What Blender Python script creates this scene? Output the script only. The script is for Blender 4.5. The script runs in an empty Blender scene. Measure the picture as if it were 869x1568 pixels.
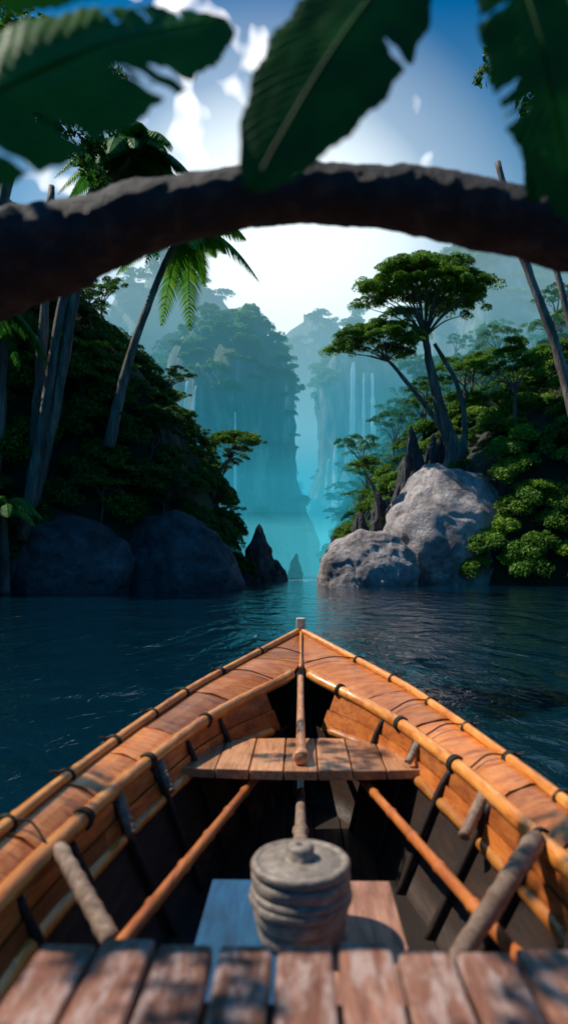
import bpy, bmesh, math, random
import numpy as np
from mathutils import Vector, noise, Matrix
random.seed(7); np.random.seed(7)
sc=bpy.context.scene
COL=sc.collection
# ------------------------------------------------------------------ helpers
def link(o,parent=None):
    COL.objects.link(o)
    if parent is not None: o.parent=parent
    return o
def empty(name,rotz=0,loc=(0,0,0)):
    e=bpy.data.objects.new(name,None); e.empty_display_size=.2
    e.rotation_euler=(0,0,rotz); e.location=loc
    return link(e)
def mesh(name,v,f,mats,smooth=False,mi=None):
    m=bpy.data.meshes.new(name); m.from_pydata([tuple(p) for p in v],[],f)
    if not isinstance(mats,(list,tuple)): mats=[mats]
    for x in mats: m.materials.append(x)
    if smooth: m.polygons.foreach_set('use_smooth',[True]*len(m.polygons))
    if mi is not None: m.polygons.foreach_set('material_index',mi)
    m.update(); return m
def obj(name,v,f,mats,parent=None,smooth=False,mi=None):
    return link(bpy.data.objects.new(name,mesh(name,v,f,mats,smooth,mi)),parent)
def lerp(a,b,t): return a+(b-a)*t
def interp(tab,x):
    xs=[r[0] for r in tab]
    return [float(np.interp(x,xs,[r[i] for r in tab])) for i in range(1,len(tab[0]))]
def catmull(P,n=8):
    P=[np.array(p,float) for p in P]; P=[2*P[0]-P[1]]+P+[2*P[-1]-P[-2]]; out=[]
    for i in range(1,len(P)-2):
        for k in range(n):
            t=k/n; a,b,c,d=P[i-1:i+3]
            out.append(.5*((2*b)+(-a+c)*t+(2*a-5*b+4*c-d)*t*t+(-a+3*b-3*c+d)*t**3))
    out.append(P[-2]); return out
def tube(P,R,seg=10,rough=0,rs=6,cap=True):
    V=[];F=[];n=len(P); P=[Vector(p[:3]) for p in P]
    up=Vector((0,0,1)); prev=None
    for i in range(n):
        t=(P[min(i+1,n-1)]-P[max(i-1,0)]).normalized()
        if prev is None:
            a=t.cross(up)
            if a.length<.1: a=t.cross(Vector((1,0,0)))
            a.normalize()
        else:
            a=(prev-t*prev.dot(t)).normalized()
        prev=a; b=t.cross(a)
        for k in range(seg):
            an=2*math.pi*k/seg
            d=a*math.cos(an)+b*math.sin(an); r=R[i]
            if rough: r*=1+rough*noise.noise((P[i]+d*R[i])*rs)+rough*.6*noise.noise((P[i]+d*R[i])*rs*3)+rough*.3*noise.noise((P[i]+d*R[i])*rs*7)
            V.append(P[i]+d*r)
    for i in range(n-1):
        for k in range(seg):
            F.append((i*seg+k,i*seg+(k+1)%seg,(i+1)*seg+(k+1)%seg,(i+1)*seg+k))
    if cap:
        F.append(tuple(range(seg-1,-1,-1))); F.append(tuple((n-1)*seg+k for k in range(seg)))
    return V,F
def ctube(P4,n=8,**k):
    C=catmull(P4,n); return tube([c[:3] for c in C],[max(.001,c[3]) for c in C],**k)
def join(parts):
    V=[];F=[];M=[]
    for p in parts:
        v,f=p[0],p[1]; o=len(V); V+=list(v); F+=[tuple(i+o for i in q) for q in f]; M+=[p[2] if len(p)>2 else 0]*len(f)
    return V,F,M
def boxm(c,s,bev=.004,seg=2,rz=0,jit=0):
    bm=bmesh.new(); bmesh.ops.create_cube(bm,size=1)
    for v in bm.verts:
        v.co=Vector((v.co.x*s[0]*(1+random.uniform(-jit,jit)),v.co.y*s[1],v.co.z*s[2]*(1+random.uniform(-jit,jit))))
    bmesh.ops.bevel(bm,geom=bm.edges[:],offset=bev,segments=seg,affect='EDGES',profile=.6)
    R=Matrix.Rotation(rz,3,'Z')
    for v in bm.verts: v.co=R@v.co+Vector(c)
    bm.verts.index_update()
    r=[v.co.copy() for v in bm.verts],[tuple(v.index for v in f.verts) for f in bm.faces]; bm.free(); return r
# ------------------------------------------------------------------ materials
def newmat(name):
    m=bpy.data.materials.new(name); m.use_nodes=True; nt=m.node_tree
    return m,nt,nt.nodes['Principled BSDF'],nt.nodes['Material Output']
def N(nt,t,**k):
    n=nt.nodes.new(t)
    for a,b in k.items(): setattr(n,a,b)
    return n
def ramp(nt,fac,stops):
    r=N(nt,'ShaderNodeValToRGB'); e=r.color_ramp.elements
    while len(e)<len(stops): e.new(.5)
    for i,(p,c) in enumerate(stops): e[i].position=p; e[i].color=(*c,1)
    nt.links.new(fac,r.inputs[0]); return r.outputs[0]
def coords(nt,scale,kind='Object'):
    tc=N(nt,'ShaderNodeTexCoord'); mp=N(nt,'ShaderNodeMapping'); mp.inputs['Scale'].default_value=scale
    nt.links.new(tc.outputs[kind],mp.inputs[0]); return mp.outputs[0]
def noisen(nt,vec,scale,detail=4,rough=.5,dist=0):
    n=N(nt,'ShaderNodeTexNoise'); n.inputs['Scale'].default_value=scale; n.inputs['Detail'].default_value=detail
    n.inputs['Roughness'].default_value=rough; n.inputs['Distortion'].default_value=dist
    nt.links.new(vec,n.inputs['Vector']); return n.outputs[0]
def math_(nt,op,a,b,c=None):
    n=N(nt,'ShaderNodeMath',operation=op)
    for i,v in enumerate((a,b,c)):
        if v is None: continue
        if isinstance(v,bpy.types.NodeSocket): nt.links.new(v,n.inputs[i])
        else: n.inputs[i].default_value=v
    return n.outputs[0]
def bump(nt,b,h,st,dist=.01):
    n=N(nt,'ShaderNodeBump'); n.inputs['Strength'].default_value=st; n.inputs['Distance'].default_value=dist
    nt.links.new(h,n.inputs['Height']); nt.links.new(n.outputs[0],b.inputs['Normal'])
def mixc(nt,f,a,b,mode='MIX'):
    m=N(nt,'ShaderNodeMix',data_type='RGBA',blend_type=mode)
    for s,v in ((m.inputs[0],f),(m.inputs[6],a),(m.inputs[7],b)):
        if isinstance(v,bpy.types.NodeSocket): nt.links.new(v,s)
        elif isinstance(v,tuple): s.default_value=(*v,1)
        else: s.default_value=v
    return m.outputs[2]
def wood(name,c1,c2,c3,scale=(14,1.5,14),rough=.4,b=.35,worn=0,coat=0):
    m,nt,bs,o=newmat(name)
    v=coords(nt,scale); n=noisen(nt,v,3,6,.65,.6)
    col=ramp(nt,n,[(.3,c1),(.5,c2),(.72,c3)])
    v2=coords(nt,(1,1,1)); n2=noisen(nt,v2,9,3)
    dirt=ramp(nt,n2,[(.3,(.6,.5,.45)),(.6,(1,1,1))])
    col=mixc(nt,.7,col,dirt,'MULTIPLY')
    g=N(nt,'ShaderNodeNewGeometry')
    isl=ramp(nt,g.outputs['Random Per Island'],[(0,(.5,.45,.42)),(.5,(.95,.9,.86)),(1,(1.35,1.25,1.15))])
    col=mixc(nt,.9,col,isl,'MULTIPLY')
    if worn:
        n3=noisen(nt,coords(nt,(7,1.6,7)),5,8,.75)
        w=ramp(nt,n3,[(.48,(0,0,0)),(.60,(worn,worn,worn))])
        col=mixc(nt,w,col,(.64,.46,.41))
    nt.links.new(col,bs.inputs['Base Color'])
    rr=ramp(nt,n,[(.3,(rough+.2,)*3),(.7,(rough-.08,)*3)]); nt.links.new(rr,bs.inputs['Roughness'])
    if coat: bs.inputs['Coat Weight'].default_value=coat; bs.inputs['Coat Roughness'].default_value=.18
    fine=noisen(nt,coords(nt,(scale[0]*6,scale[1]*4,scale[2]*6)),3,4,.7)
    bump(nt,bs,math_(nt,'ADD',n,fine),b,.004); return m
def rockmat(name,a,b,c,sc_=1,streak=False,bs_=.6,moss=0,fine=0):
    m,nt,bs,o=newmat(name)
    v=coords(nt,(1,1,.18) if streak else (1,1,1)); n=noisen(nt,v,.9*sc_,6,.62,.3)
    col=ramp(nt,n,[(.3,a),(.52,b),(.72,c)])
    if fine:
        n5=noisen(nt,v,fine,6,.75,.4); col=mixc(nt,.85,col,ramp(nt,n5,[(.36,(.45,.42,.42)),(.5,(.95,.95,.95)),(.68,(1.3,1.3,1.25))]),'MULTIPLY')
    if moss:
        g=N(nt,'ShaderNodeNewGeometry'); sx=N(nt,'ShaderNodeSeparateXYZ'); nt.links.new(g.outputs['Normal'],sx.inputs[0])
        n4=noisen(nt,coords(nt,(1,1,1)),.5*sc_,4)
        f=ramp(nt,math_(nt,'ADD',sx.outputs[2],n4),[(.62,(0,0,0)),(.95,(moss,)*3)])
        col=mixc(nt,f,col,(.03,.07,.015))
    nt.links.new(col,bs.inputs['Base Color']); bs.inputs['Roughness'].default_value=.7
    n2=noisen(nt,v,3*sc_,7,.72); bump(nt,bs,n2,bs_,.25/sc_); return m
def leafmat(name,dark,mid,lite,tr=.35):
    m,nt,bs,o=newmat(name)
    g=N(nt,'ShaderNodeNewGeometry'); oi=N(nt,'ShaderNodeObjectInfo')
    col=ramp(nt,g.outputs['Random Per Island'],[(0,dark),(.5,mid),(1,lite)])
    t=ramp(nt,oi.outputs['Random'],[(0,(.45,.7,.8)),(.5,(.9,.95,.8)),(1,(1.4,1.25,.8))])
    col=mixc(nt,1,col,t,'MULTIPLY')
    nt.links.new(col,bs.inputs['Base Color']); bs.inputs['Roughness'].default_value=.55; bs.inputs['Specular IOR Level'].default_value=.3
    tl=N(nt,'ShaderNodeBsdfTranslucent'); nt.links.new(col,tl.inputs[0])
    mx=N(nt,'ShaderNodeMixShader'); mx.inputs[0].default_value=tr
    nt.links.new(bs.outputs[0],mx.inputs[1]); nt.links.new(tl.outputs[0],mx.inputs[2]); nt.links.new(mx.outputs[0],o.inputs[0])
    return m
def plain(name,c,r=.6,b=0,s=40):
    m,nt,bs,o=newmat(name)
    n=noisen(nt,coords(nt,(1,1,1)),s,7,.65)
    col=ramp(nt,n,[(.32,tuple(x*.5 for x in c)),(.68,tuple(min(1,x*1.35) for x in c))])
    nt.links.new(col,bs.inputs['Base Color']); bs.inputs['Roughness'].default_value=r
    if b: bump(nt,bs,n,b,.004)
    return m
M_plank=wood('side_board_wood',(.38,.085,.015),(.66,.21,.04),(.82,.36,.10),(3,14,10),.30,.4,coat=.4)
M_rail=wood('rail_wood',(.48,.13,.02),(.80,.31,.06),(.90,.46,.14),(16,1.2,16),.22,.35,coat=.6)
M_strake=wood('strake_wood',(.26,.06,.012),(.52,.15,.03),(.66,.24,.06),(12,1.2,12),.38,.4,coat=.3)
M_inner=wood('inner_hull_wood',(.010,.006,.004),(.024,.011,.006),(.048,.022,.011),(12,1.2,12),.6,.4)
M_deck=wood('deck_plank_wood',(.17,.065,.045),(.40,.18,.12),(.56,.30,.22),(26,2.2,26),.44,1.0,worn=.8)
M_bench=wood('bench_wood',(.32,.12,.05),(.60,.29,.14),(.74,.43,.26),(18,1.6,18),.3,.4,coat=.4)
M_grey=wood('lashed_strut_wood',(.13,.085,.06),(.28,.19,.14),(.42,.32,.24),(10,10,10),.6,.6)
M_box=wood('locker_wood',(.20,.09,.06),(.42,.21,.145),(.54,.30,.21),(16,2,16),.42,.4)
M_blue=wood('sky_tinted_wood',(.008,.045,.11),(.014,.085,.20),(.025,.13,.27),(16,2,16),.4,.4)  # shaded lid board: blue sky reflection put into the wood colour
M_stem=plain('stem_post_wood',(.80,.68,.52),.5,.2)
M_rope=plain('rope',(.025,.018,.014),.8,.4,120)
M_pot=plain('pot_clay',(.29,.23,.19),.42,.9,45)
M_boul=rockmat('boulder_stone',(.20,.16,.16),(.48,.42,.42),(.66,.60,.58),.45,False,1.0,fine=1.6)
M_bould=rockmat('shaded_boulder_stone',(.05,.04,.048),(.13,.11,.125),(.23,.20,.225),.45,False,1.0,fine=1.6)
M_cliff=rockmat('cliff_stone',(.03,.04,.045),(.15,.16,.16),(.6,.58,.55),.35,True,.8,moss=.9)
M_ground=rockmat('jungle_ground',(.010,.018,.010),(.02,.035,.015),(.04,.05,.022),.5,True,.8)
M_jag=rockmat('dark_rock',(.015,.015,.02),(.06,.055,.06),(.2,.19,.19),.8,True,.8)
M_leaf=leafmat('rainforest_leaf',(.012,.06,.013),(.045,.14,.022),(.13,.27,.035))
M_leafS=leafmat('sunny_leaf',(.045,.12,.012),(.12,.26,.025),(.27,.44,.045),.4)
M_palm=leafmat('palm_leaf',(.03,.15,.02),(.08,.26,.03),(.17,.36,.04))
M_bark=rockmat('tree_bark',(.05,.037,.032),(.17,.125,.105),(.40,.32,.27),2,True,.8,fine=5)
M_root=rockmat('arching_branch_bark',(.006,.005,.007),(.024,.018,.023),(.085,.062,.065),18,False,1)
# ------------------------------------------------------------------ foliage clumps
def leafquads(P,D,L,wid=.5):
    n=len(P)
    rnd=np.random.normal(size=(n,3)); nn=D*.6+rnd*.5+np.array([-.1,-.1,.45]); nn/=np.linalg.norm(nn,axis=1)[:,None]
    t=np.cross(nn,np.random.normal(size=(n,3))); t/=np.linalg.norm(t,axis=1)[:,None]
    b=np.cross(nn,t); l=L*(.6+.8*np.random.rand(n))[:,None]
    V=np.stack([P-t*l*.5,P+b*l*wid*.5,P+t*l*.5-nn*l*.15,P-b*l*wid*.5],1).reshape(-1,3)
    F=[(4*i,4*i+1,4*i+2,4*i+3) for i in range(n)]
    return V,F
def clump_pts(rx,rz,n,K,flat=.7):
    P=[];D=[]
    for k in range(K):
        r=math.sqrt(random.random())*.78; a=random.random()*6.283
        c=np.array([math.cos(a)*r*rx,math.sin(a)*r*rx,(1-r*r)*rz*.7+random.uniform(-.15,.1)*rz])
        pr=rx*random.uniform(.2,.38); m=n//K
        d=np.random.normal(size=(m,3)); d/=np.linalg.norm(d,axis=1)[:,None]; d[:,2]=np.where(d[:,2]<-.25,-d[:,2],d[:,2])
        q=(.6+.4*np.random.rand(m)**.5)[:,None]
        P.append(c+d*q*pr*np.array([1,1,flat])); D.append(d)
    return np.concatenate(P),np.concatenate(D)
def clump_mesh(name,rx,rz,n,K,leaf,mat):
    P,D=clump_pts(rx,rz,n,K); V,F=leafquads(P,D,leaf)
    return mesh(name,V,F,mat)
CL=[clump_mesh('foliage_clump_%d'%i,1.0,.75,1500,12,.12,M_leaf) for i in range(4)]
CS=[clump_mesh('sunny_clump_%d'%i,1.0,.75,1600,12,.12,M_leafS) for i in range(4)]
CF=[clump_mesh('fine_clump_%d'%i,1.0,.55,3200,15,.085,M_leafS) for i in range(3)]
SP=[clump_mesh('dapple_clump',1.0,.6,150,9,.24,M_leaf)]
ZV=Vector((0,0,1))
def inst(me,parent,loc,s,tilt=.15,nrm=None):
    o=bpy.data.objects.new(me.name,me)
    if nrm is None: M_=Matrix.Rotation(random.uniform(-tilt,tilt),4,'X')@Matrix.Rotation(random.uniform(-tilt,tilt),4,'Y')
    else: M_=ZV.rotation_difference(ZV.lerp(nrm,.5).normalized()).to_matrix().to_4x4()
    M_=Matrix.Translation(loc)@M_@Matrix.Rotation(random.random()*6.283,4,'Z')@Matrix.Diagonal((s,s,s*random.uniform(.75,1.15),1))
    o.matrix_world=M_
    COL.objects.link(o); o.parent=parent
    return o
def umbrella_mesh(name,H,R,mat):
    parts=[];lean=random.uniform(-.12,.12)*H
    v,f=ctube([(0,0,-1,.05*H*.6),(lean*.2,0,H*.35,.035*H*.7),(lean*.8,.1,H*.7,.025*H*.7)],5,seg=7,rough=.2,rs=1); parts.append((v,f,1))
    Ps=[];Ds=[]
    nb=7
    for k in range(nb):
        a=k*6.283/nb+random.uniform(-.3,.3); r=R*random.uniform(.45,.8) if k else 0
        e=(lean+math.cos(a)*r,math.sin(a)*r,H*(1.0-.06*(r/R))+random.uniform(-.05,.05)*H)
        v,f=ctube([(lean*.8,.1,H*.68,.014*H),(lean+math.cos(a)*r*.4,math.sin(a)*r*.4,H*.85,.009*H),(*e,.003*H)],4,seg=5); parts.append((v,f,1))
        p,d=clump_pts(R*.42,R*.22,900,7); Ps.append(p+np.array(e)); Ds.append(d)
    p=np.concatenate(Ps);d=np.concatenate(Ds); v,f=leafquads(p,d,R*.05); parts.append(([Vector(x) for x in v],f,0))
    V,F,MI=join(parts); return mesh(name,V,F,[mat,M_bark],mi=MI)
UM=[umbrella_mesh('umbrella_tree_mesh_%d'%i,6,3.0,M_leaf) for i in range(2)]
US=[umbrella_mesh('sunny_umbrella_tree_mesh_%d'%i,6,3.0,M_leafS) for i in range(3)]
# ------------------------------------------------------------------ terrain
def xl(y): return interp([(-200,-24),(33,-24),(39,-15),(46,-5),(60,-4),(75,-5),(110,-4),(200,-9),(2000,-40)],y)[0]
def xr(y): return interp([(-200,30),(44,32),(52,22),(57,5),(75,5),(110,7),(200,14),(2000,60)],y)[0]
def H(x,y):
    a=xl(y);b=xr(y); nz=noise.fractal(Vector((x*.06,y*.06,3)),1,2,5)
    if x<a:
        d=a-x; h=25*(1-math.exp(-d/5.5))*interp([(-200,.7),(40,.9),(60,1),(90,.7),(2000,1)],y)[0]+d*.10
    elif x>b:
        d=x-b; h=28*(1-math.exp(-d/14))*interp([(-200,.8),(55,.62),(65,.72),(95,1.2),(120,1.2),(150,1.5),(2000,2)],y)[0]+d*.1
    else:
        d=min(x-a,b-x); return -min(3,.4+d*.5)
    return h*(1+.25*nz)+nz*1.2*min(1,d/2)-.3
xs=list(np.arange(-70,70.1,1.25)); xs=[-2500,-1200,-600,-300,-200,-140,-100,-85]+xs+[85,100,140,200,300,600,1200,2500]
ys=[-600,-300,-150,-80]+list(np.arange(-50,30,4))+list(np.arange(30,130,1.25))+list(np.arange(130,300,5))+[330,400,500,700,1000,1600,3000]
TV=[(x,y,H(x,y)) for y in ys for x in xs]; nx=len(xs)
TF=[(j*nx+i,j*nx+i+1,(j+1)*nx+i+1,(j+1)*nx+i) for j in range(len(ys)-1) for i in range(nx-1)]
obj('terrain',TV,TF,M_ground,smooth=True)
E0=1.5
def face_samples(x0,x1,y0,y1,n,zmin=1.0):
    L=[];W=[]
    for f in TF:
        a,b,c,d=[Vector(TV[i]) for i in f]; ce=(a+b+c+d)/4
        if not(x0<ce.x<x1 and y0<ce.y<y1 and ce.z>zmin): continue
        nn=(c-a).cross(d-b); ar=nn.length*.5; nn.normalize()
        to=(Vector((0,0,E0))-ce).normalized()
        L.append((ce,nn)); W.append(ar*max(.12,nn.dot(to)+.15))
    return random.choices(L,W,k=n)
# ------------------------------------------------------------------ water
m,nt,bs,o=newmat('river_water')
bs.inputs['Roughness'].default_value=.03; bs.inputs['IOR'].default_value=1.33
v=coords(nt,(1,.45,1)); n1=noisen(nt,v,.32,2,.5,2.6); n2=noisen(nt,v,2.4,3,.55,2.0)
mm=math_(nt,'MULTIPLY_ADD',n2,.16,n1)
bump(nt,bs,mm,.6,.34)
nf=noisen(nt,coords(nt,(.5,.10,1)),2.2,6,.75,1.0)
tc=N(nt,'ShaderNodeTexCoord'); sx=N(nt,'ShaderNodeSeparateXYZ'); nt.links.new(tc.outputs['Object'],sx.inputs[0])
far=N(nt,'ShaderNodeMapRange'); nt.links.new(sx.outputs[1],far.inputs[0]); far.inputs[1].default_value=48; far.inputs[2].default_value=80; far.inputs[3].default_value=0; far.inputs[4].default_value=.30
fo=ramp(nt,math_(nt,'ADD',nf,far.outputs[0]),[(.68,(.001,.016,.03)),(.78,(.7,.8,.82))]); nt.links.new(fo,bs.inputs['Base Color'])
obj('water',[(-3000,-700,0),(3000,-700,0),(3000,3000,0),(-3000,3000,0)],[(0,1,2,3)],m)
# ------------------------------------------------------------------ boulders
def boulder(name,c,r,seed,mat=M_boul,amp=.2,sub=6,lean=0):
    bm=bmesh.new(); bmesh.ops.create_icosphere(bm,subdivisions=sub,radius=1)
    for q in bm.verts:
        d=q.co.normalized(); k=1+amp*noise.noise(d*1.1+Vector((seed,0,0)))+amp*.7*noise.noise(d*2.3+Vector((0,seed,0)))+amp*.25*noise.noise(d*4.6+Vector((0,seed,5)))
        cr=abs(noise.noise(d*1.7+Vector((seed,seed,3)))); k-=.035*math.exp(-(cr/.03)**2)
        k+=.02*noise.fractal(d*7+Vector((seed,1,0)),1,2,5)
        q.co=Vector((d.x*r[0]+lean*d.z*r[2],d.y*r[1],d.z*r[2]))*k
    me=bpy.data.meshes.new(name); bm.to_mesh(me); bm.free(); me.materials.append(mat)
    me.polygons.foreach_set('use_smooth',[True]*len(me.polygons))
    ob=bpy.data.objects.new(name,me); ob.location=c; return link(ob)
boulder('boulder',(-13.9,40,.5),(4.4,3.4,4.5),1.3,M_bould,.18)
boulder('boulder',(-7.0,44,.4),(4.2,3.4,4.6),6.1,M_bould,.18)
boulder('boulder',(6.9,53,.6),(4.0,3.0,3.9),9.7,M_boul,.16)
boulder('boulder',(14.7,57.5,1.8),(6.6,4.2,7.9),31.4,M_boul,.19,6,-.12)
boulder('boulder',(20.9,58.5,.3),(3.2,3,3.0),3.4,M_bould)
def spire(name,c,r,h,seed):
    V=[];F=[];na=26;nz=22
    for j in range(nz+1):
        t=j/nz; rr=r*(1-t)**.7+.02
        for i in range(na):
            a=6.283*i/na; p=Vector((math.cos(a)*1.2,math.sin(a)*1.2,t*3+seed))
            k=1+.45*noise.noise(p*1.3)+.25*noise.noise(p*3.5)
            V.append((math.cos(a)*rr*k+t*t*r*.3*math.sin(seed),math.sin(a)*rr*k,t*h))
    for j in range(nz):
        for i in range(na): F.append((j*na+i,j*na+(i+1)%na,(j+1)*na+(i+1)%na,(j+1)*na+i))
    ob=obj(name,V,F,M_jag); ob.location=c; return ob
for i,(x,y,z,r,h) in enumerate([(-2.6,68,-1,2.1,7),(-.6,69,-1,1.6,3.3),(1.4,90,-1,1.3,4.4),(12.2,60,3,1.8,11.5),(10.6,60,2,1.9,9.4),(8.8,59.5,1,1.7,7.4),(7.0,60,0,1.8,6.6),(13.6,61,4,1.7,10),(5,62,-.5,1.2,5),(11.5,59.4,2,1.8,8.4),(9.6,59.4,1,1.6,6.8),(14.6,61,6,1.5,8)]):
    spire('rock_spire',(x,y,z),r,h,i*3.7)
# ------------------------------------------------------------------ karst towers
m,nt,bs,o=newmat('falling_water'); bs.inputs['Base Color'].default_value=(.97,.98,.99,1); bs.inputs['Roughness'].default_value=.5; M_fall=m
def tower(cx,cy,rx,ry,h,seed,nf=90,cs=3.2,side=.5,falls=(),CC=None):
    CC=CC or CL
    na=72;nz=48
    def pt(a,t):
        prof=1.0 if t<.72 else math.sqrt(max(0,1-((t-.72)/.28)**2))**.8
        prof*=1+.12*math.sin(t*9+seed)+.25*(1-t)
        c=Vector((math.cos(a),math.sin(a),0))
        k=1+.3*noise.noise(c*1.2+Vector((seed,0,t*2)))+.16*noise.noise(c*5+Vector((seed,0,t*1.2)))+.07*noise.noise(c*14+Vector((0,seed,t*2)))+.05*noise.noise(Vector((c.x*3,c.y*3,t*20+seed)))
        zz=h*t*(1+.12*noise.noise(c*1.4+Vector((0,0,seed))))
        return Vector((cx+c.x*rx*prof*k,cy+c.y*ry*prof*k,zz-2))
    V=[pt(6.28318*i/na,j/nz) for j in range(nz+1) for i in range(na)]
    F=[(j*na+i,j*na+(i+1)%na,(j+1)*na+(i+1)%na,(j+1)*na+i) for j in range(nz) for i in range(na)]
    obj('karst_tower',V,F,M_cliff,smooth=True)
    e=empty('karst_tower_foliage')
    for k in range(nf):
        a=random.uniform(math.pi*.85,math.pi*2.15)
        if random.random()<side:
            t=random.random()**.8*.75
            if noise.noise(Vector((math.cos(a)*2,t*6,seed)))<.05: continue
        else: t=random.uniform(.7,1)
        if any(abs(a-fa)<.38 and t0-.1<t<t1+.02 for fa,t0,t1,w in falls): continue
        p=pt(a,t); inst(random.choice(CC),e,p,random.uniform(.6,1.25)*cs)
    for fa,t0,t1,w in falls:
        V=[];n=30; zt=pt(fa,t1); x0=zt.x
        for i in range(n+1):
            t=lerp(t1,t0,i/n); p=pt(fa,t); out=Vector((math.cos(fa),math.sin(fa),0))
            p+=out*(.6+.9*(i/n)**.5); p.x=x0+out.x*1.2*(i/n)**.5; p.y=min(p.y,zt.y-.5-.8*(i/n)**.5)
            ww=w*(.5+.6*(i/n))*(1+.5*noise.noise(Vector((i*.35,fa*9,0))))
            V+=[p+Vector((-ww,0,0)),p+out*.25*w,p+Vector((ww,0,0))]
        F=[q for i in range(n) for q in ((3*i,3*i+1,3*i+4,3*i+3),(3*i+1,3*i+2,3*i+5,3*i+4))]
        obj('waterfall',V,F,M_fall,smooth=True)
tower(-8,112,9.2,8,46,1.0,230,2.4,.5,[(4.05,.42,.72,.30),(4.22,.5,.70,.18),(4.75,.3,.6,.2)],CS)
tower(-19,125,8,8,44,2.2,110,2.8)
tower(-32,150,12,10,66,7.7,80,3.4)
tower(-3,190,7,8,33,3.1,50,3.2)
tower(9,300,22,16,112,4.4,80,6)
tower(-40,260,22,18,120,5.5,70,6)
tower(18,150,10,9,56,6.2,150,2.8,.4,[(4.42,.40,.78,.75),(4.62,.48,.76,.4),(4.8,.42,.78,.6),(3.95,.25,.55,.7),(3.75,.3,.5,.4)],CS)
tower(36,165,12,10,64,8.1,110,3.2,.6,(),CS)
tower(47,140,13,10,78,9.4,190,3.2,.6,(),CS)
tower(55,260,24,18,105,10.4,60,6)
# ------------------------------------------------------------------ forest
FL=face_samples(-34,-3,35,80,700); FR=face_samples(4,52,48,115,880); FL2=face_samples(-34,-3,36,70,80,3); FR2=face_samples(9,55,56,125,160,4)
fl=empty('rainforest_foliage')
for c,nn in FL:
    if c.y<47 and c.z<4 and c.x>-16: continue
    inst(random.choice(CL),fl,c+nn*random.uniform(.0,.9),random.uniform(1.0,2.0),nrm=nn)
for c,nn in FR:
    if c.y<66 and c.x<17.5 and random.random()<.7: continue
    inst(random.choice(CS),fl,c+nn*random.uniform(0,.8),random.uniform(1.1,2.5),nrm=nn)
for c,nn in FL2: inst(random.choice(UM+US[:1]),fl,c-Vector((0,0,.8)),random.uniform(.5,.85))
for c,nn in FR2:
    if c.y<72 and c.x<19: continue
    inst(random.choice(US),fl,c-Vector((0,0,.8)),random.uniform(.65,1.3))
for (x,y,z,s) in [(21.6,55,7.2,3.2),(24,56,5.2,3.2),(22.5,57,12,3.2),(25,56,15,3.4),(24.2,58,20,3),(19.6,60,14,2.6),(26,59,9.5,3.2),(22.6,55,3.8,2.6),(24.8,55,2.6,3),(18.5,61,17,2.2),(21,62,22,2.4),(23,58,17.5,2.6)]:
    for q in range(4):
        inst(random.choice(CF),fl,(x+random.uniform(-.5,.5)*s,y+random.uniform(-.5,.5)*s,z+random.uniform(-.15,.15)*s),s*random.uniform(.5,.75))
def tree(name,stems,crown,cr,cz,ncl,cs,hub):
    e=empty(name); parts=[ctube(s,7,seg=10,rough=.25,rs=1.2) for s in stems]
    e_pts=[]
    for k in range(ncl):
        r=math.sqrt((k+.5)/ncl); a=k*2.4; px=crown[0]+math.cos(a)*r*cr; py=crown[1]+math.sin(a)*r*cr*.8
        pz=crown[2]+(1-r*r)*cz-cz*.4+random.uniform(-.1,.1)*cz; e_pts.append((px,py,pz))
        parts.append(ctube([(*hub,.02*cr),(lerp(hub[0],px,.45),lerp(hub[1],py,.45),lerp(hub[2],pz,.62),.013*cr),(px,py,pz,.005*cr)],5,seg=6))
    V,F,M_=join(parts); obj('trunk_and_limbs',V,F,M_bark,e,smooth=True)
    for p in e_pts: inst(random.choice(CF),e,(p[0],p[1],p[2]+.1),cs*random.uniform(.8,1.15),tilt=.1)
    return e
tree('umbrella_tree',[[(16.2,60,8,1.1),(15.9,60,10.7,.8),(14.2,60,16.4,.5),(13.3,60,20.6,.36),(12.9,60,23,.3)],
  [(15.4,59.6,8,.6),(16.6,60,13.8,.3),(15.9,60,18.2,.22),(13.8,60,22,.18)],
  [(17.2,59.5,8,.5),(16.2,59.6,11.5,.35),(14.6,59.8,15.6,.25)],[(14.2,59.4,8,.4),(15,59.6,12,.3),(14.7,59.8,14.8,.2)]],(12.9,60,26.6),5.3,3.4,32,2.35,(12.9,60,22.6))
tree('umbrella_tree',[[(16.5,60.5,9,.45),(15.6,60,11.8,.32),(13.8,60,15.2,.24),(10.5,60,19.4,.17),(9.4,60,20.6,.14)]],(8.6,60,21.9),3.6,1.8,19,1.8,(9.4,60,20.4))
tree('umbrella_tree',[[(8.8,59,4,.25),(8.2,58.5,8,.16),(7.5,58.5,9.6,.12)]],(7.4,58.5,10.4),1.2,.7,7,.85,(7.5,58.5,9.6))
tree('umbrella_tree',[[(-7,58,5,.3),(-5.8,57,9.3,.2),(-4.7,57,11,.15)]],(-4.3,57,12.1),2.5,1.1,12,1.3,(-4.7,57,11)) 
for P in ([(21.5,46,7,.42),(19.4,46,16,.34),(16.6,46,24,.26),(15,46,30,.2)],[(24,50,6,.35),(22.5,50,17,.28),(20.4,50,26,.22)],
          [(-14.8,38.5,5,.42),(-13.2,38.4,12,.33),(-12.2,38.4,18,.28),(-10.9,38.6,23,.24),(-10,39,25.4,.22)],
          [(-15.2,39,5,.35),(-14.3,38.6,14,.28),(-13.7,38.6,24,.2)],[(-17,38,4,.35),(-16.2,37.6,14,.3),(-16.8,38,26,.2)],[(-19,37,3,.5),(-17.4,36.5,14,.4),(-15.5,37,24,.3)]):
    V_,F_=ctube(P,10,seg=14,rough=.3,rs=1.2); obj('leaning_tree_trunk',V_,F_,M_bark,smooth=True)
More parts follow.
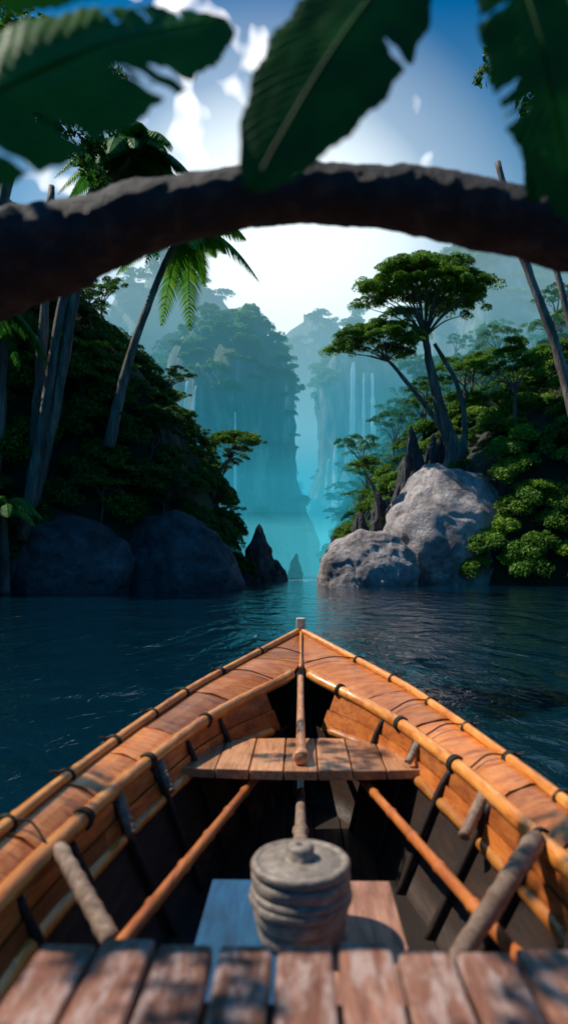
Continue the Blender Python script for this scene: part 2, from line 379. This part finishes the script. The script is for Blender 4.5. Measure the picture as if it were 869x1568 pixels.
# ------------------------------------------------------------------ palms
def palm(name,c,L,nfr,trunk,seed):
    random.seed(seed); e=empty(name)
    V,F=ctube(trunk,10,seg=12,rough=.1,rs=3); obj('trunk',V,F,M_bark,e,smooth=True)
    V=[];F=[]
    for k in range(nfr):
        a=k*2.399+random.uniform(-.2,.2); el=random.uniform(-.1,1.1); l=L*random.uniform(.8,1.05)
        hd=Vector((math.cos(a),math.sin(a),0)); P=[];n=34
        for i in range(n+1):
            t=i/n; P.append(Vector(c)+hd*l*(t*math.cos(el)*1.0)+Vector((0,0,l*(t*math.sin(el)-t*t*(.55+.35*math.cos(el))))))
        v,f=tube(P,[.05*(1-i/n)+.012 for i in range(n+1)],5); o=len(V); V+=v; F+=[tuple(j+o for j in q) for q in f]
        for i in range(2,n+1):
            t=i/n; tg=(P[i]-P[i-1]).normalized(); sd=tg.cross(Vector((0,0,1))).normalized()
            ll=l*.28*math.sin(math.pi*min(1,(t*.86+.12)))**.7
            for s in (-1,1):
                d=(sd*s+tg*.55+Vector((0,0,-.45-random.random()*.2))).normalized()
                w=tg*.085*L/4; m_=P[i]+d*ll*.5+Vector((0,0,ll*.07)); o=len(V)
                V+=[P[i]-w,P[i]+w,m_+w,m_-w,P[i]+d*ll+Vector((0,0,-ll*.18))]
                F+=[(o,o+1,o+2,o+3),(o+3,o+2,o+4)]
    obj('fronds',V,F,M_palm,e)
palm('palm_tree',(-9.2,39,26.0),5,26,[(-15,37.5,3,.4),(-13.9,37.8,10,.3),(-12.6,38,18,.24),(-10.4,38.5,23.8,.2),(-9.2,39,26,.2)],3)
palm('palm_tree',(-6.1,41,22.6),5.0,24,[(-11,41,9,.4),(-9.8,41,14.2,.28),(-8.4,41,18.2,.22),(-7.1,41,21.3,.19),(-6.1,41,22.6,.18)],8)
palm('palm_tree',(-16.2,35,16.2),3.6,18,[(-17,36,1,.3),(-16.6,35.5,9,.22),(-16.2,35,16.2,.18)],5)
palm('palm_tree',(-15.0,35,4.6),2.8,18,[(-15.2,35.6,0,.3),(-15.1,35.3,3,.22),(-15.0,35,4.6,.18)],12)
random.seed(99)
# ------------------------------------------------------------------ mist (blue gorge haze; glows by emission in place of scattered sunlight)
def mist(name,c,s,ext,glow):
    m=bpy.data.materials.new(name); m.use_nodes=True; nt=m.node_tree; nt.nodes.remove(nt.nodes['Principled BSDF'])
    va=N(nt,'ShaderNodeVolumeAbsorption'); va.inputs['Color'].default_value=(0,0,0,1); va.inputs['Density'].default_value=ext
    em=N(nt,'ShaderNodeEmission'); em.inputs['Color'].default_value=(*glow,1); em.inputs['Strength'].default_value=ext
    ad=N(nt,'ShaderNodeAddShader'); nt.links.new(va.outputs[0],ad.inputs[0]); nt.links.new(em.outputs[0],ad.inputs[1])
    nt.links.new(ad.outputs[0],nt.nodes['Material Output'].inputs['Volume'])
    x,y,z=c;a,b,d=[q/2 for q in s]
    V=[(x+i*a,y+j*b,z+k*d) for i in(-1,1) for j in(-1,1) for k in(-1,1)]
    obj(name,V,[(0,1,3,2),(4,6,7,5),(0,4,5,1),(2,3,7,6),(0,2,6,4),(1,5,7,3)],m)
mist('valley_mist',(0,245,4.05),(420,330,8),.022,(.10,.70,.88))
mist('valley_mist',(0,242,12.1),(420,330,8),.015,(.05,.54,.74))
mist('valley_mist',(0,239,21.2),(420,330,10),.010,(.05,.45,.63))
mist('valley_mist',(0,236,33.3),(420,330,14),.0085,(.14,.52,.68))
mist('valley_mist',(0,233,50.4),(420,330,20),.0075,(.50,.80,.92))
# ------------------------------------------------------------------ boat  (drop = distance below eye level 1.5 m)
E=1.5
boat=empty('wooden_boat',-math.radians(1.46))
GT=[(-.6,.72,.66),(1.2,.75,.665),(1.5,.742,.66),(1.7,.73,.655),(1.9,.71,.646),(2.2,.68,.64),(2.5,.625,.617),(3.0,.48,.555),(3.5,.21,.46),(3.8,.004,.38)]
R1T=[(-.6,.64,.73),(1.3,.65,.72),(1.56,.638,.713),(1.8,.61,.706),(2.1,.567,.687),(2.4,.49,.665),(2.7,.405,.64),(3.0,.27,.61),(3.3,.004,.53),(3.8,.002,.385)]
R2T=[(-.6,.58,.86),(1.5,.6,.84),(2.0,.54,.83),(2.4,.44,.79),(2.6,.40,.79),(2.9,.27,.78),(3.15,.04,.76),(3.8,.004,.76)]
def smooth_tab(T):
    ys_=np.linspace(-.6,3.8,221); out=[]
    for i in (1,2):
        v=np.interp(ys_,[r[0] for r in T],[r[i] for r in T]); k=np.ones(13)/13
        vp=np.pad(v,6,mode='reflect',reflect_type='odd'); out.append(np.convolve(vp,k,'valid'))
    return lambda y:(max(.003,float(np.interp(y,ys_,out[0]))),float(np.interp(y,ys_,out[1])))
G=smooth_tab(GT);R1=smooth_tab(R1T);R2=smooth_tab(R2T)
def pG(y,s): b,d=G(y); return Vector((s*b,y,E-d))
def p1(y,s): b,d=R1(y); return Vector((s*b,y,E-d))
def p2(y,s): b,d=R2(y); return Vector((s*b,y,E-d))
parts=[]
def board(fa,fb,s,y0,y1,nseg=4,th=.014,across=4,bow=.012):
    V=[];F=[]
    for side in (0,1):
        for i in range(nseg+1):
            y=lerp(y0,y1,i/nseg); a=fa(y,s); b=fb(y,s)
            for j in range(across+1):
                t=j/across; p=a.lerp(b,t); p.z+=bow*math.sin(math.pi*t)-side*th
                V.append(p)
    w=across+1; n1=(nseg+1)*w
    for i in range(nseg):
        for j in range(across):
            q=[i*w+j,i*w+j+1,(i+1)*w+j+1,(i+1)*w+j]
            if s>0: q=q[::-1]
            F.append(tuple(q)); F.append(tuple(x+n1 for x in q[::-1]))
    ring=[j for j in range(w)]+[i*w+across for i in range(1,nseg+1)]+[nseg*w+j for j in range(across-1,-1,-1)]+[i*w for i in range(nseg-1,0,-1)]
    for k in range(len(ring)):
        a,b=ring[k],ring[(k+1)%len(ring)]; F.append((a,b,b+n1,a+n1) if s<0 else (b,a,a+n1,b+n1))
    return V,F
for s in (-1,1):
    y=-.5
    while y<3.72:
        L=random.uniform(.26,.34) if y<2.4 else random.uniform(.36,.46); y1=min(y+L,3.77)
        if 3.77-y1<.15: y1=3.77
        dz=random.uniform(0,.008)
        f0=lambda yy,ss,dz=dz:pG(yy,ss)+Vector((0,0,dz)); f1=lambda yy,ss,dz=dz:p1(yy,ss)+Vector((0,0,dz+.004))
        parts.append(board(f0,f1,s,y+.006,y1-.006,5,bow=.01 if y<3.2 else .004)); y=y1
V,F,_=join(parts); ob=obj('side_deck_boards',V,F,M_plank,boat); bv=ob.modifiers.new('b','BEVEL'); bv.width=.003; bv.segments=2; bv.limit_method='ANGLE'; bv.angle_limit=.9
parts=[board(lambda y,s:pG(y,s)-Vector((s*.01,0,.022)),lambda y,s:p1(y,s)-Vector((0,0,.02)),s,-.5,3.74,40,.006,2,0) for s in(-1,1)]
V,F,_=join(parts); obj('side_deck_carlins',V,F,M_inner,boat)
parts=[]
for s in (-1,1):
    for (t0,t1) in ((.04,.5),(.51,.98)):
        y=-.5
        while y<3.05:
            y1=min(3.1,y+random.uniform(.5,.9))
            fa=lambda y,s,t=t0:p1(y,s).lerp(p2(y,s),t)-Vector((s*.012,0,.0)); fb=lambda y,s,t=t1:p1(y,s).lerp(p2(y,s),t)-Vector((s*.004,0,0))
            parts.append(board(fa,fb,s,y+.002,y1-.002,10,.010,2,.0)); y=y1
V,F,_=join(parts); obj('inner_strakes',V,F,M_strake,boat,smooth=False)
def low(y,s):
    b,d=R2(y); return Vector((s*b*.72,y,E-1.15))
parts=[]
for s in (-1,1):
    parts.append(board(lambda y,s:p2(y,s),low,s,-.5,3.2,40,.01,3,0))
    fo=lambda y,s:pG(y,s)+Vector((s*.004,0,-.02)); fk=lambda y,s:Vector((s*max(.01,(G(y)[0]*.62-.03*max(0,y-3))),y-max(0,y-3)*.35,-.22))
    fm=lambda y,s:fo(y,s).lerp(fk(y,s),.5)+Vector((s*.07*min(1,G(y)[0]*3),0,0))
    parts.append(board(fo,fm,s,-.5,3.78,44,.01,3,0)); parts.append(board(fm,fk,s,-.5,3.78,44,.01,3,0))
V,F,_=join(parts); obj('hull_planking',V,F,M_inner,boat,smooth=True)
parts=[boxm((x*.115,1.3,E-1.13),(.11,3.5,.02),.003) for x in range(-4,5)]
V,F,_=join(parts); obj('bottom_boards',V,F,M_inner,boat)
parts=[boxm((0,-.52,.75),(1.42,.04,.55),.01),boxm((0,-.52,.2),(1.0,.04,.55),.01)]
V,F,_=join(parts); obj('transom',V,F,M_inner,boat)
def rail(f,y0,y1,r,s,off=Vector((0,0,0)),node=.36):
    P=[];R=[];n=int((y1-y0)/.012); ph=random.random()
    for i in range(n+1):
        y=lerp(y0,y1,i/n); q=((y/node+ph)%1.0); k=1+.10*math.exp(-((q-.5)/.03)**2)+.03*math.sin(y*5+ph*9)
        P.append(f(y,s)+off); R.append(r*k)
    return tube(P,R,12)
parts=[]
for s in (-1,1):
    parts.append(rail(pG,-.5,3.79,.017,s,Vector((0,0,.012))))
    parts.append(rail(pG,-.5,3.77,.013,s,Vector((s*.024,0,-.008))))
    parts.append(rail(p1,-.5,3.27,.025,s,Vector((0,0,.0))))
    parts.append(rail(p2,-.5,3.05,.02,s))
V,F,_=join(parts); obj('rails',V,F,M_rail,boat,smooth=True)
def wrap(c,t,r,n=3,w=.006):
    t=t.normalized(); a=t.cross(Vector((0,0,1))).normalized(); b=t.cross(a); P=[]
    m=n*14
    for i in range(m+1):
        an=6.283*i/14; P.append(c+t*(w*2.0*(i/14-n/2))+(a*math.cos(an)+b*math.sin(an))*r)
    return tube(P,[w]*len(P),6)
parts=[]
for s in (-1,1):
    for (f,r,y0,y1,st,off) in ((pG,.026,.9,3.6,.3,Vector((s*.008,0,.004))),(p1,.029,1.2,3.1,.47,Vector((0,0,0)))):
        y=y0+random.random()*.1
        while y<y1:
            c=f(y,s)+off; t=f(y+.02,s)-f(y-.02,s)
            parts.append(wrap(c,t,r,random.choice((2,3)),.0045))
            if f is pG:
                a=pG(y,s)+Vector((0,0,.02)); b=p1(y-.02,s)+Vector((0,0,.028)); mid=a.lerp(b,.5)+Vector((0,.02,.016))
                if random.random()<.6: parts.append(ctube([(*a,.0032),(*mid,.0032),(*b,.0032)],8,seg=6))
                kn=c+Vector((s*.02,0,.018)); parts.append(ctube([(*kn,.006),(kn.x+s*.02,kn.y-.02,kn.z+.008,.003)],4,seg=6))
            y+=st*random.uniform(.85,1.15)
V,F,_=join(parts); obj('rope_lashings',V,F,M_rope,boat,smooth=True)
parts=[]
for s in (-1,1):
    for y in np.arange(.9,2.95,.27):
        a=p1(y,s)+Vector((-s*.015,0,-.02)); b=p2(y,s)+Vector((-s*.02,0,0)); c=low(y,s)+Vector((-s*.02,0,0))
        parts.append(ctube([(*a,.012),(*b,.013),(*c,.013)],6,seg=6))
V,F,_=join(parts); obj('ribs',V,F,M_inner,boat,smooth=True)
V,F,_=join([boxm((0,3.81,E-.36),(.052,.055,.125),.008),boxm((0,3.815,.55),(.046,.05,1.1),.008)]); obj('stem_post',V,F,M_stem,boat)
V,F=ctube([(0,3.76,E-.375,.007),(0,3.5,E-.455,.007),(0,3.31,E-.51,.010)],6,seg=8); obj('foredeck_seam_batten',V,F,M_rail,boat,smooth=True)
parts=[];n=7; xw=.445
for i in range(n):
    x0=lerp(-xw,xw,i/n);x1=lerp(-xw,xw,(i+1)/n)
    V=[];F=[]
    def ye(x): return 2.40+.03*(x/xw)**2, 2.86-.16*abs(x/xw)**3
    xa,xb=x0+.0025,x1-.0025; dz=random.uniform(0,.004)
    for z in (E-.75+dz,E-.785):
        for (x,w) in ((xa,0),(xb,0),(xb,1),(xa,1)): V.append(Vector((x,ye(x)[w],z)))
    F=[(0,1,2,3),(7,6,5,4),(0,4,5,1),(1,5,6,2),(2,6,7,3),(3,7,4,0)]; parts.append((V,F))
V,F,_=join(parts); ob=obj('bench',V,F,M_bench,boat); bv=ob.modifiers.new('b','BEVEL'); bv.width=.004; bv.segments=2
V,F,_=join([ctube([(0,3.26,E-.55,.015),(0,3.0,E-.63,.017),(0,2.7,E-.70,.019),(0,2.56,E-.715,.022),(0,2.50,E-.718,.030),(0,2.46,E-.719,.028),(0,2.45,E-.719,.012)],8,seg=14)])
obj('bow_pole',V,F,M_bench,boat,smooth=True)
V,F,_=join([ctube([(0,2.7,E-.93,.018),(0,2.2,E-.84,.018),(0,2.02,E-.815,.02),(0,2.0,E-.81,.026),(0,1.97,E-.805,.02),(0,1.9,E-.79,.018),(0,1.86,E-.785,.024),(0,1.7,E-.77,.02)],6,seg=12)])
obj('centre_pole',V,F,M_grey,boat,smooth=True)
parts=[]
def pole(a,b,r,node=.22):
    a=Vector(a);b=Vector(b);L=(b-a).length;n=int(L/.01);P=[];R=[]
    for i in range(n+1):
        t=i/n; q=(t*L/node)%1; P.append(a.lerp(b,t)); R.append(r*(1+.25*math.exp(-((q-.5)/.05)**2)))
    return tube(P,R,12)
parts.append(pole((-.15,2.7,E-.83),(-.385,1.25,E-.775),.0155)); parts.append(pole((.22,2.7,E-.84),(.44,1.2,E-.76),.0155))
V,F,_=join(parts); obj('floor_poles',V,F,M_strake,boat,smooth=True)
def strut(a,b,ra,rb):
    a=Vector(a);b=Vector(b);n=40;P=[];R=[]
    for i in range(n+1):
        t=i/n;P.append(a.lerp(b,t)); R.append(lerp(ra,rb,t)*(1+.06*(1 if (i//3)%2 else -.3))*(.75 if i in(0,n) else 1))
    return tube(P,R,14,rough=.06,rs=60)
parts=[strut((-.605,1.62,E-.70),(-.40,1.38,E-.80),.020,.022),strut((.60,1.68,E-.69),(.27,1.18,E-.72),.026,.018),
 strut((-.575,2.03,E-.70),(-.50,1.93,E-.80),.020,.016),strut((.575,2.05,E-.70),(.47,1.9,E-.78),.019,.017),
 strut((-.50,2.30,E-.69),(-.44,2.22,E-.77),.018,.014),strut((.46,2.52,E-.66),(.40,2.45,E-.73),.018,.014)]
V,F,_=join(parts); obj('lashed_struts',V,F,M_grey,boat,smooth=True)
V,F,_=join([boxm((.114,1.42,E-.812),(.223,.5,.024),.004)]); obj('locker_lid_board',V,F,M_box,boat)
V,F,_=join([boxm((-.114,1.42,E-.812),(.223,.5,.024),.004)]); obj('locker_lid_sky_tinted_board',V,F,M_blue,boat)
V,F,_=join([boxm((0,1.42,E-.98),(.41,.46,.30),.004)]); obj('locker',V,F,M_inner,boat)
parts=[]
x=-.40
while x<.62:
    w=.082+random.uniform(-.004,.004); ye_=1.0+random.uniform(-.008,.010)
    v,f=boxm((x+w/2,.55,E-.577-.0175+random.uniform(-.003,.003)),(w,.9+2*(ye_-1.0),.035),.009,3,random.uniform(-.006,.006)); parts.append((v,f)); x+=w+.009
V,F,_=join(parts); obj('aft_deck_planks',V,F,M_deck,boat,smooth=False)
V,F,_=join([boxm((.1,.9,E-.64),(1.1,.05,.045),.005),boxm((.1,.3,E-.64),(1.1,.05,.045),.005)]); obj('deck_beams',V,F,M_inner,boat)
# ------------------------------------------------------------------ lidded pot
pot=empty('lidded_clay_pot',-math.radians(1.46)); 
def lathe(prof,c,seg=72,wob=.0):
    V=[];F=[]
    for (r,z) in prof:
        for i in range(seg):
            a=6.2832*i/seg; k=1+wob*noise.noise(Vector((math.cos(a)*2,math.sin(a)*2,z*30)))
            V.append(Vector((c[0]+r*k*math.cos(a),c[1]+r*k*math.sin(a),c[2]+z)))
    for j in range(len(prof)-1):
        for i in range(seg): F.append((j*seg+i,j*seg+(i+1)%seg,(j+1)*seg+(i+1)%seg,(j+1)*seg+i))
    return V,F
prof=[(.001,0),(.088,0)]
for k,(z0,hh,r0) in enumerate([(.002,.040,.094),(.042,.034,.104),(.076,.020,.109),(.096,.016,.109),(.112,.030,.107)]):
    for q in range(9):
        a=-math.pi/2+math.pi*q/8; prof.append((r0-.003+.0042*math.cos(a),z0+hh/2+hh*.47*math.sin(a)))
prof+= [(.098,.142),(.098,.146)]
V,F=lathe(prof,(0,1.42,E-.80),wob=.05); obj('coiled_body',V,F,M_pot,pot,smooth=True)
lid=[(.09,.145),(.104,.145),(.108,.150),(.108,.160),(.104,.166),(.096,.167),(.092,.163),(.088,.163),(.084,.166),(.05,.168),(.036,.169),(.033,.166),(.030,.169),(.0295,.190),(.026,.196),(.010,.198),(.008,.195),(.006,.186),(.001,.186)]
V,F=lathe(lid,(0,1.42,E-.80),wob=.03); ob=obj('lid',V,F,M_pot,pot,smooth=True)
# ------------------------------------------------------------------ arching branch
B=[(-2.9,1.5,-.6,.22),(-1.9,1.4,1.1,.17),(-1.2,1.3,1.75,.14),(-.643,1.3,2.07,.105),(-.435,1.3,2.138,.078),(-.279,1.3,2.195,.064),(-.084,1.3,2.235,.056),(.059,1.3,2.242,.053),(.215,1.3,2.232,.057),(.345,1.3,2.212,.062),(.565,1.3,2.164,.072),(.8,1.3,2.09,.075),(1.5,1.35,1.7,.10),(2.3,1.4,1.0,.14),(3.1,1.5,-.6,.2)]
V,F=ctube(B,30,seg=44,rough=.12,rs=10); obj('arching_branch',V,F,M_root,smooth=True)
# ------------------------------------------------------------------ big foreground leaves
def bigleafmat(name,c1,c2,tr):
    m,nt,bs,o=newmat(name)
    n=noisen(nt,coords(nt,(1,1,1)),14,4); col=ramp(nt,n,[(.3,c1),(.7,c2)])
    nt.links.new(col,bs.inputs['Base Color']); bs.inputs['Roughness'].default_value=.5; bs.inputs['Specular IOR Level'].default_value=.2
    tl=N(nt,'ShaderNodeBsdfTranslucent'); nt.links.new(col,tl.inputs[0])
    mx=N(nt,'ShaderNodeMixShader'); mx.inputs[0].default_value=tr
    nt.links.new(bs.outputs[0],mx.inputs[1]); nt.links.new(tl.outputs[0],mx.inputs[2]); nt.links.new(mx.outputs[0],o.inputs[0]); return m
M_big=bigleafmat('broad_leaf',(.005,.07,.008),(.018,.15,.012),.3)
M_ban=bigleafmat('banana_leaf_blade',(.006,.11,.012),(.02,.19,.02),.3)
M_ban2=bigleafmat('sunlit_leaf_blade',(.08,.30,.02),(.20,.46,.03),.5)  # brighter blade colour stands in for sun shining through the leaf
def bigleaf(name,a,b,w,mat,sag=.03,nrm=(0,-1,.25),splits=0,shape=.85,seed=1):
    rs=random.Random(seed); a=Vector(a);b=Vector(b);ax=b-a;L=ax.length;t_=ax.normalized(); nv=Vector(nrm); nv=(nv-t_*nv.dot(t_)).normalized(); sd=t_.cross(nv)
    nL=90;nw=14;V=[];F=[]
    cuts={s_:[rs.uniform(.15,.92) for _ in range(splits)] for s_ in(-1,1)}
    def mid(t): return a+ax*t+nv*(sag*math.sin(math.pi*t))+Vector((0,0,-sag*t*t))
    for i in range(nL+1):
        t=i/nL; hw=w*.5*(math.sin(math.pi*min(1,t**shape))**.62 if 0<t<1 else 0)
        for j in range(-nw,nw+1):
            u=j/nw; s_=1 if j>0 else -1
            ww=hw*(1+.04*math.sin(t*40+s_))
            p=mid(t)+sd*u*ww+t_*abs(u)*hw*.35+nv*(-.18*abs(u)**1.5*hw+ .0018*math.sin((t-abs(u)*.12)*150)*min(1,abs(u)*3)+.03*hw*noise.noise(Vector((t*5,u*3,seed))))
            V.append(p)
    W=2*nw+1
    for i in range(nL):
        for j in range(2*nw):
            u=(j+.5-nw)/nw; s_=1 if u>0 else -1; t=(i+.5)/nL
            if abs(u)>.35 and any(abs(t-c)<.003+.011*(abs(u)-.35) for c in cuts[s_]): continue
            F.append((i*W+j,i*W+j+1,(i+1)*W+j+1,(i+1)*W+j))
    v,f=tube([mid(t/30)+nv*.001 for t in range(-6,31)],[.0032*(1-max(0,t)/32)+.0006 for t in range(-6,31)],8)
    V,F,_=join([(V,F),(v,f)]); return obj(name,V,F,mat,smooth=True)
bigleaf('banana_leaf',(-.43,.6,1.82),(-.07,.8,2.20),.195,M_ban,.03,splits=6,seed=2)
bigleaf('banana_leaf',(-.36,.66,2.06),(-.15,.82,2.26),.10,M_ban2,.02,splits=5,seed=5)
bigleaf('broad_leaf',(.165,.8,2.26),(-.035,.7,1.925),.155,M_big,.02,splits=1,seed=7,shape=.8)
bigleaf('broad_leaf',(.245,.75,2.24),(.32,.72,1.90),.12,M_big,.02,splits=5,seed=11)
bigleaf('broad_leaf',(.47,.95,2.36),(.36,.95,2.05),.10,M_big,.02,splits=4,seed=14)
bigleaf('broad_leaf',(-.50,.9,2.33),(-.20,.95,2.42),.11,M_big,.02,splits=4,seed=16)
ca=empty('canopy_foliage')
for (x,y,z,s) in [(-2.6,9,7.9,.7),(-3.2,9,7.2,.9),(-3.6,9,8.2,1.1),(3.5,9,8.4,.9),(3.9,9,7.6,.9),(4.2,9,6.6,.8)]:
    inst(random.choice(CL),ca,(x,y,z),s,tilt=.6)
S=Vector((-.56,.15,.81)).normalized()
# sparse unseen leaf clumps, added sunward to dapple aft deck and port side
for (tx,ty,tz,up,s) in [(-.28,.9,.92,2.3,.30),(.42,.8,.92,2.6,.26),(-.62,1.9,.82,2.4,.30),(.1,2.6,.75,2.8,.30),(.68,1.5,.82,3.0,.30)]:
    k=up/S.z; inst(SP[0],ca,(tx+S.x*k,ty+S.y*k,tz+up),s,tilt=.4)
# ------------------------------------------------------------------ sky + sun
w=bpy.data.worlds.new("World"); sc.world=w; w.use_nodes=True; nt=w.node_tree; bg=nt.nodes['Background']
sky=N(nt,'ShaderNodeTexSky',sky_type='NISHITA'); sky.sun_disc=False; sky.sun_elevation=math.asin(S.z); sky.sun_rotation=math.atan2(S.x,S.y)%(2*math.pi)
sky.ozone_density=4; sky.air_density=1.0; sky.dust_density=.3
col=mixc(nt,1,sky.outputs[0],(.01,.92,1.3),'MULTIPLY')
tc=N(nt,'ShaderNodeTexCoord')
def dotdir(v):
    vd=N(nt,'ShaderNodeVectorMath',operation='DOT_PRODUCT'); nt.links.new(tc.outputs['Generated'],vd.inputs[0]); vd.inputs[1].default_value=Vector(v).normalized(); return vd.outputs['Value']
gl=ramp(nt,dotdir((-.02,1,.40)),[(.935,(0,0,0)),(.965,(.2,)*3),(.983,(.75,)*3),(1,(1,1,1))])
col=mixc(nt,gl,col,(19,20,20))
n=noisen(nt,tc.outputs['Generated'],15,2,.5,.1)
mk=ramp(nt,dotdir((-.12,1,.80)),[(.955,(0,0,0)),(.99,(.13,)*3)])
cm=ramp(nt,math_(nt,'ADD',n,mk),[(.67,(0,0,0)),(.78,(1,1,1))])
col=mixc(nt,cm,col,(18,18,18.5))
nt.links.new(col,bg.inputs[0]); bg.inputs[1].default_value=.08
sl=bpy.data.lights.new('sun','SUN'); sl.energy=5; sl.angle=math.radians(.5); sl.color=(1,.93,.80)
so=bpy.data.objects.new('sun',sl); so.rotation_euler=(-S).to_track_quat('-Z','Y').to_euler(); link(so)
# ------------------------------------------------------------------ camera
cd=bpy.data.cameras.new('camera'); cam=bpy.data.objects.new('camera',cd); link(cam)
cam.location=(0,0,E); cam.rotation_euler=(math.radians(90),0,0)
cd.sensor_fit='VERTICAL'; cd.sensor_height=36; cd.sensor_width=36; cd.lens=22.96; cd.shift_y=.0536; cd.clip_start=.02; cd.clip_end=6000
cd.dof.use_dof=True; cd.dof.focus_distance=6; cd.dof.aperture_fstop=2.0
sc.camera=cam
sc.view_settings.view_transform='Standard'; sc.view_settings.look='None'; sc.view_settings.exposure=0
